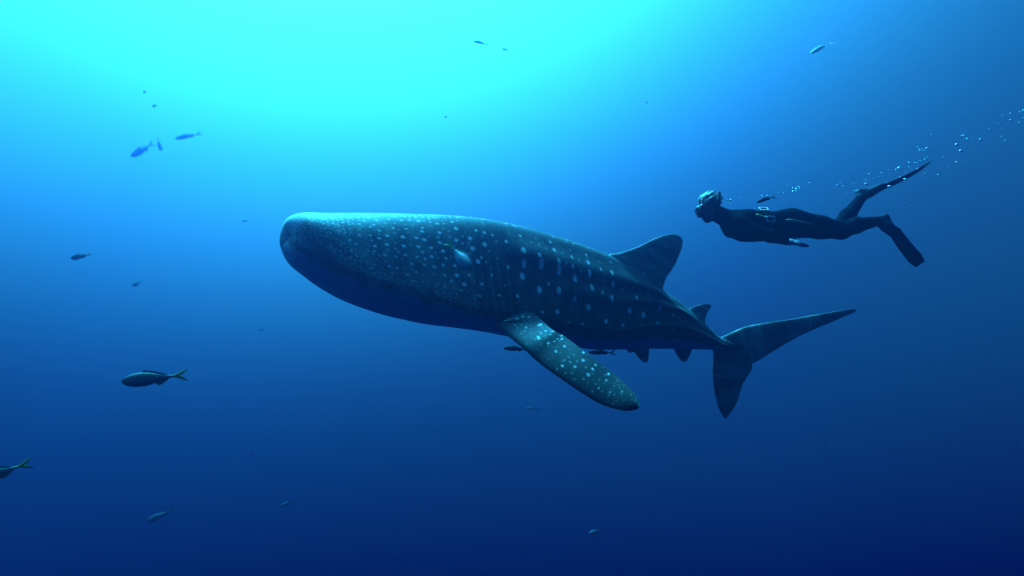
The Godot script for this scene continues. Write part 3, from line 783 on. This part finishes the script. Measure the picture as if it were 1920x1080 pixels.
	for w in [-0.05, 0.80, 1.60, -0.9]:
		var dir := Vector3(0, cos(w), sin(w))
		var at := f.skin(c0 + axis * 0.03 * cos(w), dir) + dir * 0.011
		var tang := Vector3(0, -sin(w), cos(w))
		var ax := (axis - dir * axis.dot(dir)).normalized()
		var bs := Basis(ax, dir, ax.cross(dir))
		var blk := Shape.new()
		block(blk, at, bs, Vector3(0.042, 0.011, 0.030), Color(0.012, 0.014, 0.018))
		var wb := part("belt_weight", blk.mesh(), vmat(0.5), bp)
		var fr2 := Shape.new()
		for e in [-1.0, 1.0]:
			block(fr2, at + dir * 0.0115 + ax * 0.034 * e, bs, Vector3(0.0055, 0.0035, 0.028), Color(0.75, 0.76, 0.75))
			block(fr2, at + dir * 0.0115 + ax.cross(dir) * 0.0225 * e, bs, Vector3(0.028, 0.0032, 0.0055), Color(0.75, 0.76, 0.75))
		part("white_frame", fr2.mesh(), vmat(0.5), wb)
	# yellow-green piping along the flank
	for q in [[-0.365, -0.215, 1.36, 1.56, Color(0.55, 0.58, 0.20), 0.013], [-0.10, 0.13, 1.66, 1.95, Color(0.20, 0.23, 0.12), 0.014]]:
		var pp := PackedVector3Array()
		var pr := PackedFloat32Array()
		for k in 14:
			var t := k / 13.0
			var w := lerpf(q[2], q[3], t)
			var dir := Vector3(0, cos(w), sin(w))
			pp.append(f.skin(Vector3(lerpf(q[0], q[1], t), -0.01, 0.04), dir) + dir * 0.001)
			pr.append(q[5] * (0.5 if k == 0 or k == 13 else 1.0))
		var ps := Shape.new()
		tube(ps, pp, pr, q[4], 8)
		part("piping", ps.mesh(), vmat(0.6), d)
	# long fins: foot pocket and ribbed blade
	swim_fin(d, Vector3(0.845, 0.045, -0.048), Vector3(0.935, 0.085, -0.075), Vector3(0.985, -0.075, -0.035), Vector3(1.125, -0.385, 0.03), Vector3(0.28, 0.12, 0.95))
	swim_fin(d, Vector3(0.872, 0.362, -0.304), Vector3(0.868, 0.420, -0.318), Vector3(1.08, 0.475, -0.325), Vector3(1.615, 0.738, -0.355), Vector3(0.10, 0.24, 0.965))

func block(s: Shape, at: Vector3, b: Basis, half: Vector3, col: Color) -> void:
	# a bevelled box
	var first := s.v.size()
	var cut := minf(half.x, minf(half.y, half.z)) * 0.35
	for q in [[-1.0, -cut], [-1.0, 0.0], [1.0, 0.0], [1.0, -cut]]:
		var y: float = q[0] * (half.y if q[1] < 0 else half.y - cut)
		var g: float = q[1]
		for k in [[-1, -1], [1, -1], [1, 1], [-1, 1]]:
			s.point(at + b * Vector3(k[0] * (half.x + g), y, k[1] * (half.z + g)), col)
	for r in 3:
		for k in 4:
			var a := first + r * 4 + k
			var e := first + r * 4 + (k + 1) % 4
			s.quad(a, e, e + 4, a + 4)
	s.quad(first, first + 3, first + 2, first + 1)
	s.quad(first + 12, first + 13, first + 14, first + 15)

func swim_fin(d: Node3D, ankle: Vector3, heel: Vector3, toe: Vector3, tip: Vector3, flat: Vector3) -> void:
	var x := (toe - ankle).normalized()
	var n := (flat - x * flat.dot(x)).normalized()   # across the blade's width
	var lo := ankle.min(heel).min(toe) - Vector3(0.12, 0.12, 0.12)
	var hi := ankle.max(heel).max(toe) + Vector3(0.12, 0.12, 0.12)
	var f := Field.new(lo, hi, 0.007, 0.010)
	f.bone(ankle, heel, 0.040, 0.030)
	f.bone(heel, toe, 0.030, 0.026)
	f.bone(ankle, toe, 0.042, 0.030)
	for q in [1.0, -1.0]:
		f.bone(ankle.lerp(toe, 0.45) + n * 0.022 * q, toe + n * 0.040 * q, 0.032, 0.022)
	var s := Shape.new()
	f.net(s, func(_p: Vector3) -> Color: return Color(0.013, 0.015, 0.018))
	var root := part("swim_fin", s.mesh(true), vmat(0.5), d)
	var b := Shape.new()
	var along := (tip - toe)
	var sag := x.cross(n).normalized() * along.length() * 0.03
	var l := PackedVector3Array()
	var r := PackedVector3Array()
	for k in 7:
		var t := k / 6.0
		var c := toe - along * 0.10 + along * 1.10 * t + sag * sin(PI * t)
		var w := lerpf(0.046, 0.078, sqrt(t)) * (1.0 if k < 6 else 0.72)
		l.append(c + n * w)
		r.append(c - n * w)
	fin(b, l, r, 0.014, 0.012, Rect2(0, 0, 1, 1), Color(0.014, 0.017, 0.020), 24, 8)
	part("blade", b.mesh(), vmat(0.45), root)
	for q in [1.0, -1.0]:
		var rib := Shape.new()
		var p := PackedVector3Array()
		var rr := PackedFloat32Array()
		for k in 9:
			var t := k / 8.0
			p.append((curve3(l, t * 0.92) if q > 0 else curve3(r, t * 0.92)) - n * 0.006 * q)
			rr.append(lerpf(0.013, 0.005, t))
		tube(rib, p, rr, Color(0.012, 0.014, 0.017), 8)
		part("rib", rib.mesh(), vmat(0.45), root)

# ------------------------------------------------------------------ all of it
func _ready() -> void:
	# camera: looks a little upwards
	var cam := Camera3D.new()
	cam.name = "camera"
	cam.fov = 50.0
	cam.near = 0.05
	cam.far = 400.0
	cam.rotation_degrees = Vector3(25, 0, 0)
	var lens := CameraAttributesPhysical.new()
	lens.frustum_focal_length = 12.0 / tan(deg_to_rad(25.0))
	lens.frustum_focus_distance = 4.9
	lens.frustum_near = 0.05
	lens.frustum_far = 400.0
	lens.exposure_aperture = 0.95
	cam.attributes = lens
	add_child(cam)
	cam.current = true
	# the light of the open water: bright under the surface, deep blue below, a glow towards the sun
	var sky := ProceduralSkyMaterial.new()
	sky.sky_top_color = lin(0.02133, 0.30667, 0.58667)
	sky.sky_horizon_color = lin(0.00021, 0.00005, 0.01867)
	sky.sky_curve = 3.6
	sky.ground_horizon_color = lin(0.00021, 0.00005, 0.01867)
	sky.ground_bottom_color = lin(0.00003, 0.00005, 0.00533)
	sky.ground_curve = 0.7
	sky.sun_angle_max = 73
	sky.sun_curve = 0.475
	sky.energy_multiplier = 1.0
	var env := Environment.new()
	env.background_mode = Environment.BG_SKY
	env.sky = Sky.new()
	env.sky.sky_material = sky
	env.ambient_light_source = Environment.AMBIENT_SOURCE_SKY
	env.tonemap_mode = Environment.TONE_MAPPER_LINEAR
	env.tonemap_exposure = 3.75
	env.sdfgi_enabled = true
	env.ssao_enabled = true
	env.ssil_enabled = true
	# the water between things: scatters blue, mostly forwards
	env.volumetric_fog_enabled = true
	env.volumetric_fog_density = 0.036
	env.volumetric_fog_albedo = lin(0.18, 0.33, 1.0)
	env.volumetric_fog_anisotropy = 0.91
	var we := WorldEnvironment.new()
	we.name = "water_light"
	we.environment = env
	add_child(we)
	var sun := DirectionalLight3D.new()
	sun.name = "sun"
	sun.light_energy = 1.6
	sun.light_color = lin(0.042, 0.667, 1.0)
	sun.light_angular_distance = 20.0
	sun.shadow_enabled = true
	sun.rotation_degrees = Vector3(-72.0, 180.0 - -48, 0)
	add_child(sun)

	noise.seed = 7
	noise.frequency = 0.1
	noise.fractal_octaves = 3
	rng.seed = 1

	# ---- the whale shark
	var sb := Basis(Vector3(0.8829, 0.0000, -0.4695), Vector3(0.0815, 0.9848, 0.1533), Vector3(0.4623, -0.1736, 0.8695))
	var shark := thing("whale_shark", Transform3D(sb, Vector3(-1.8695, 1.4197, -4.8099)), "huge spotted whale shark with broad blunt head swimming to the left", "whale shark")
	var hide := mat(Color.WHITE, 0.55, 0.0, 0.3)
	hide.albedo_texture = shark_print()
	hide.rim_enabled = true  # edge sheen imitates the glow of light scattered by the water
	hide.rim = 0.3
	hide.rim_tint = 0.3
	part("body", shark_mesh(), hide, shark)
	for side in [1.0, -1.0]:
		var e := Shape.new()
		var at := shark_skin(0.24, 1.95, side)
		ball(e, at, Vector3(0.022, 0.022, 0.016), Basis(), lin(0.012, 0.013, 0.015))
		part("eye", e.mesh(), vmat(0.12, 0.0, 0.5), shark)

	build_diver()

	# ---- fish
	var skinny := vmat(0.55, 0.0, 0.3)
	var dull := vmat(0.5, 0.0, 0.3)
	var teal: Array = [Color(0.09, 0.20, 0.16), Color(0.15, 0.28, 0.27), Color(0.14, 0.18, 0.24), Color(0.42, 0.52, 0.02)]
	var blue: Array = [Color(0.25, 0.40, 0.75), Color(0.35, 0.50, 0.85), Color(0.45, 0.55, 0.85), Color(0.30, 0.48, 0.75)]
	var dark: Array = [Color(0.012, 0.015, 0.02), Color(0.016, 0.02, 0.026), Color(0.03, 0.034, 0.04), Color(0.012, 0.015, 0.02)]
	var pale: Array = [Color(0.16, 0.19, 0.19), Color(0.24, 0.27, 0.27), Color(0.4, 0.42, 0.42), Color(0.14, 0.17, 0.14)]
	var grey: Array = [Color(0.06, 0.09, 0.10), Color(0.10, 0.14, 0.16), Color(0.2, 0.22, 0.24), Color(0.14, 0.2, 0.10)]
	var greentail := "yellow-green tailed fish left of the shark"
	fish("fusilier_fish", Vector3(-2.532, 0.244, -4.038), Vector3(-2.153, 0.288, -4.130), 0.235, 0.14, teal, skinny, "teal-backed fish with green forked tail, whole, left of and below the shark's head", "fish", greentail, 0.1, true)
	fish("fusilier_fish", Vector3(-3.664, -0.412, -4.279), Vector3(-3.334, -0.297, -4.459), 0.235, 0.14, teal, skinny, "fish with green tail cut off by the left edge of the photo, near the bottom", "fish", greentail, 0.1)
	fish("fusilier_fish", Vector3(-6.757, 2.411, -9.149), Vector3(-6.521, 2.511, -9.268), 0.30, 0.16, teal, dull, "small distant teal fish with faint yellow tail left of the shark's mouth", "fish", greentail)
	fish("fusilier_fish", Vector3(-0.303, 1.097, -4.490), Vector3(-0.511, 1.357, -4.670), 0.27, 0.14, [Color(0.03, 0.055, 0.08), Color(0.03, 0.06, 0.11), Color(0.12, 0.17, 0.28), Color(0.10, 0.22, 0.03)], dull, "blue fish with green tail head down against the shark's gills", "fish", "", 0.5, true)
	fish("blue_fish", Vector3(-12.040, 8.121, -18.209), Vector3(-11.700, 8.873, -18.797), 0.20, 0.13, blue, dull, "blue fish tilted nose down, leftmost of the trio in the bright water")
	fish("blue_fish", Vector3(-11.891, 8.909, -19.538), Vector3(-11.944, 9.286, -19.256), 0.30, 0.22, blue, dull, "tiny fish seen end on, middle of the trio in the bright water")
	fish("blue_fish", Vector3(-10.642, 8.666, -18.093), Vector3(-10.031, 9.067, -18.510), 0.17, 0.12, blue, dull, "slender blue fish, rightmost of the trio in the bright water")
	fish("dark_fish", Vector3(-5.370, 4.648, -8.215), Vector3(-5.330, 4.70, -8.2), 0.40, 0.3, dark, dull, "tiny dark fish, the upper of two specks above the blue trio")
	fish("dark_fish", Vector3(-5.240, 4.456, -8.254), Vector3(-5.165, 4.486, -8.25), 0.36, 0.25, dark, dull, "tiny dark fish, the lower of two specks above the blue trio")
	fish("grey_fish", Vector3(-8.792, 3.022, -13.978), Vector3(-8.635, 3.146, -14.080), 0.34, 0.2, grey, dull, "very faint far fish below and right of the small teal fish")
	fish("silver_fish", Vector3(-6.507, -1.783, -11.625), Vector3(-6.10, -1.573, -11.787), 0.22, 0.14, pale, dull, "faint pale fish tilted nose down near the bottom left")
	fish("silver_fish", Vector3(-5.106, -1.868, -14.199), Vector3(-4.788, -1.747, -14.380), 0.18, 0.12, grey, dull, "barely visible thin fish near the bottom, right of the faint pale fish")
	fish("silver_fish", Vector3(1.368, -1.996, -11.670), Vector3(1.640, -1.930, -11.75), 0.28, 0.16, pale, dull, "faint pale fish in the dark water at the bottom centre")
	fish("silver_fish", Vector3(0.269, 0.243, -13.239), Vector3(0.620, 0.195, -13.354), 0.12, 0.10, pale, dull, "faint thin streak of a fish left of the pectoral fin's tip")
	fish("silver_fish", Vector3(4.344, 5.216, -8.092), Vector3(4.78, 5.494, -8.20), 0.15, 0.10, [Color(0.7, 0.75, 0.75), Color(0.8, 0.85, 0.85), Color(0.85, 0.88, 0.88), Color(0.6, 0.65, 0.65)], dull, "long pale fish slanting down to the left in the upper right water", "fish", "", -0.9)
	fish("silver_fish", Vector3(-0.622, 5.990, -8.950), Vector3(-0.370, 5.985, -9.044), 0.16, 0.12, pale, dull, "thin pale fish shape standing for a surface glint at the top centre")  # fish mesh put in for a glint of the water surface
	fish("silver_fish", Vector3(-0.180, 6.459, -9.873), Vector3(-0.03, 6.455, -9.95), 0.18, 0.12, pale, dull, "small pale fish shape standing for a second surface glint at the top centre")  # smaller fish mesh, likewise for a surface glint
	fish("dark_fish", Vector3(-3.933, 2.821, -8.601), Vector3(-3.858, 2.846, -8.64), 0.22, 0.16, dark, dull, "tiny dark fish just left of the shark's snout")
	fish("dark_fish", Vector3(-3.897, 1.341, -9.427), Vector3(-3.818, 1.36, -9.463), 0.22, 0.16, dark, dull, "tiny dark fish in the blue below the shark's snout")
	fish("dark_fish", Vector3(-2.549, -0.334, -6.205), Vector3(-2.524, -0.324, -6.222), 0.4, 0.3, dark, dull, "dark speck of a fish in the deep blue below the shark's head")
	fish("dark_fish", Vector3(-0.762, 3.356, -6.447), Vector3(-0.738, 3.372, -6.484), 0.4, 0.3, dark, dull, "dark speck of a fish in the bright water above the shark's head")
	fish("dark_fish", Vector3(1.523, 3.513, -6.410), Vector3(1.546, 3.535, -6.435), 0.4, 0.3, dark, dull, "dark speck of a fish above the shark's back fin")
	fish("slender_fish", Vector3(2.096, 1.823, -5.031), Vector3(2.291, 1.894, -5.067), 0.15, 0.12, dark, dull, "thin dark fish hovering just above the diver's back")
	fish("remora", Vector3(-0.068, 0.766, -4.898), Vector3(0.092, 0.790, -4.995), 0.14, 0.14, dark, dull, "small dark remora lying on the root of the pectoral fin", "remora", "remoras about the shark")
	fish("remora", Vector3(-0.067, 0.550, -4.842), Vector3(0.150, 0.550, -4.995), 0.14, 0.14, dark, dull, "dark remora swimming below the belly in front of the pectoral fin", "remora", "remoras about the shark")
	fish("remora", Vector3(0.704, 0.607, -5.698), Vector3(0.985, 0.613, -5.799), 0.14, 0.14, dark, dull, "dark remora under the belly just ahead of the pelvic fin", "remora", "remoras about the shark")

	# ---- the diver's trail of bubbles
	var silver := mat(lin(0.93, 0.96, 0.96), 0.22, 0.35, 0.6)
	var kinds: Array[ArrayMesh] = []
	for q in 4:
		var b := Shape.new()
		ball(b, Vector3.ZERO, Vector3(1.0, 0.62 + 0.08 * q, 0.95), Basis(Vector3.BACK, -0.12 * q), Color.WHITE, 10, 14, 0.35)
		kinds.append(b.mesh())
	var trail: Array[Vector4] = [Vector4(2.601, 2.097, -5.400, 1), Vector4(2.633, 2.072, -5.413, 1), Vector4(2.622, 2.059, -5.316, 2), Vector4(2.681, 2.085, -5.247, 1), Vector4(2.922, 2.055, -5.229, 1), Vector4(3.016, 2.117, -5.344, 1), Vector4(3.046, 2.097, -5.363, 2), Vector4(2.933, 2.049, -5.230, 1), Vector4(3.088, 2.083, -5.257, 1), Vector4(3.135, 2.045, -5.341, 0), Vector4(3.131, 2.058, -5.469, 0), Vector4(3.246, 2.152, -5.336, 1), Vector4(3.274, 2.160, -5.406, 1), Vector4(3.239, 2.103, -5.329, 2), Vector4(3.422, 2.295, -5.558, 1), Vector4(3.470, 2.249, -5.560, 2), Vector4(3.362, 2.193, -5.403, 1), Vector4(3.441, 2.224, -5.445, 0), Vector4(3.511, 2.288, -5.506, 2), Vector4(3.451, 2.273, -5.297, 0), Vector4(3.559, 2.303, -5.473, 1), Vector4(3.481, 2.213, -5.295, 1), Vector4(3.526, 2.209, -5.307, 1), Vector4(3.563, 2.262, -5.324, 3), Vector4(3.549, 2.166, -5.316, 1), Vector4(3.605, 2.204, -5.308, 1), Vector4(3.702, 2.342, -5.388, 1), Vector4(3.638, 2.258, -5.296, 0), Vector4(3.689, 2.297, -5.288, 1), Vector4(3.678, 2.273, -5.242, 1), Vector4(3.739, 2.313, -5.285, 1), Vector4(3.745, 2.312, -5.242, 1), Vector4(3.784, 2.324, -5.282, 1), Vector4(3.800, 2.351, -5.276, 1), Vector4(3.711, 2.242, -5.300, 1), Vector4(3.599, 2.147, -5.320, 2), Vector4(3.452, 2.080, -5.334, 3), Vector4(3.676, 1.969, -5.491, 2), Vector4(3.720, 2.493, -5.334, 1), Vector4(3.902, 2.566, -5.532, 1), Vector4(3.859, 2.506, -5.456, 1), Vector4(3.962, 2.548, -5.580, 1), Vector4(3.868, 2.461, -5.399, 1), Vector4(3.918, 2.499, -5.428, 3), Vector4(4.024, 2.578, -5.586, 1), Vector4(4.013, 2.660, -5.472, 1), Vector4(4.142, 2.466, -5.539, 1), Vector4(4.219, 2.549, -5.450, 3), Vector4(4.210, 2.461, -5.397, 3), Vector4(4.399, 2.488, -5.720, 3), Vector4(4.089, 2.316, -5.426, 0), Vector4(4.172, 2.341, -5.679, 1), Vector4(3.906, 2.271, -5.489, 1), Vector4(4.484, 2.758, -5.684, 2), Vector4(4.318, 2.664, -5.497, 1), Vector4(4.522, 2.726, -5.694, 1), Vector4(4.483, 2.676, -5.576, 0), Vector4(4.487, 2.622, -5.489, 2), Vector4(4.727, 2.816, -5.651, 1), Vector4(4.855, 2.821, -5.653, 1), Vector4(4.812, 2.859, -5.640, 1), Vector4(4.701, 2.872, -5.547, 0), Vector4(4.737, 2.865, -5.480, 1), Vector4(4.942, 2.963, -5.629, 1), Vector4(4.789, 2.809, -5.466, 2), Vector4(4.935, 2.863, -5.665, 1), Vector4(5.047, 2.882, -5.664, 2), Vector4(4.970, 2.946, -5.555, 1), Vector4(5.138, 3.039, -5.699, 2), Vector4(4.708, 2.663, -5.508, 1), Vector4(4.806, 2.657, -5.590, 1), Vector4(5.138, 2.961, -5.715, 1), Vector4(4.083, 2.794, -5.417, 0), Vector4(4.609, 2.349, -5.720, 0), Vector4(3.938, 2.529, -5.519, 1), Vector4(3.725, 2.370, -5.617, 1), Vector4(3.602, 2.378, -5.607, 0), Vector4(3.655, 2.237, -5.301, 0), Vector4(1.950, 1.937, -5.293, 1), Vector4(1.896, 1.857, -5.075, 2), Vector4(1.996, 1.919, -5.275, 0), Vector4(1.984, 1.913, -5.319, 0), Vector4(2.027, 1.917, -5.176, 0), Vector4(2.501, 2.083, -5.297, 0), Vector4(2.548, 2.051, -5.290, 1), Vector4(2.665, 2.111, -5.461, 1), Vector4(2.588, 2.033, -5.248, 2), Vector4(2.595, 2.059, -5.272, 1), Vector4(2.499, 1.963, -5.139, 1), Vector4(2.539, 2.017, -5.275, 1), Vector4(2.739, 2.128, -5.365, 1), Vector4(2.815, 2.176, -5.471, 0), Vector4(2.477, 2.056, -5.421, 1), Vector4(2.428, 1.978, -5.228, 1), Vector4(2.314, 2.027, -5.414, 1), Vector4(2.247, 1.922, -5.153, 2), Vector4(2.304, 1.994, -5.364, 1), Vector4(3.931, 2.606, -5.356, 0), Vector4(4.117, 2.449, -5.505, 0), Vector4(3.978, 2.233, -5.418, 1), Vector4(4.031, 2.336, -5.657, 1)]
	rng.seed = 33
	# stretches of the trail, by how far along it they lie
	var places := [[1.95, "just behind the diver's hair"], [2.35, "by the thin dark fish above the diver's back"], [2.62, "above the diver's white belt frames"], [2.95, "above the diver's hips"], [3.22, "above the diver's thighs, left of the raised foot"],
		[3.36, "above the raised foot of the diver"], [3.50, "beside the heel of the diver's raised fin"], [3.64, "along the middle of the diver's raised fin"], [3.78, "near the end of the diver's raised fin"], [3.95, "at the tip of the diver's raised fin"],
		[4.30, "just right of the raised fin's tip"], [4.62, "in the gap right of the raised fin"], [4.95, "in the upper right part of the trail"], [99.0, "at the far right end of the trail"]]
	for p in trail:
		var r: float = [0.0050, 0.0078, 0.0112, 0.0150][int(p.w)] * rng.randf_range(0.7, 1.05)
		var o := MeshInstance3D.new()
		o.name = numbered("air_bubble")
		o.mesh = kinds[rng.randi() % 4]
		o.material_override = silver
		add_child(o)
		o.position = Vector3(p.x, p.y, p.z)
		o.basis = Basis.from_euler(Vector3(0, rng.randf_range(0, TAU), rng.randf_range(-0.4, 0.4))).scaled(Vector3(r * rng.randf_range(0.9, 1.35), r, r))
		var where := ""
		for w in places:
			if Vector2(p.x, p.y).x < w[0]:
				where = w[1]
				break
		var look: String = ["faint pinprick bubble ", "tiny pale bubble ", "bright bubble ", "largest bright bubble "][int(p.w)]
		tag(o, look + where, "bubble", "air bubbles trailing behind the diver")
	# ---- fine specks drifting in the water
	var speck := Shape.new()
	ball(speck, Vector3.ZERO, Vector3.ONE, Basis(), Color.WHITE, 5, 7, 0.4)
	var mm := MultiMesh.new()
	mm.transform_format = MultiMesh.TRANSFORM_3D
	mm.mesh = speck.mesh()
	mm.instance_count = 420
	for q in 420:
		var dist := rng.randf_range(3.4, 6.6)
		var p := Vector3(rng.randf_range(-0.95, 0.95) * dist, rng.randf_range(-0.4, 0.75) * dist, -dist)
		mm.set_instance_transform(q, Transform3D(Basis.from_scale(Vector3.ONE * rng.randf_range(0.0009, 0.0020)), p))
	var snow := MultiMeshInstance3D.new()
	snow.name = "marine_snow"
	snow.multimesh = mm
	snow.material_override = mat(lin(0.5, 0.5, 0.45), 0.8)
	snow.set_meta("kind", "stuff")
	add_child(snow)
	tag(snow, "fine pale specks drifting everywhere in the blue water", "marine snow")

	# everything was set out for a view 12 degrees up; the group hangs 13 degrees higher, as the camera looks up from below
	var lift := Transform3D(Basis(Vector3.RIGHT, deg_to_rad(13.0)), Vector3.ZERO)
	for c in get_children():
		if c.has_meta("label"):
			c.transform = lift * c.transform
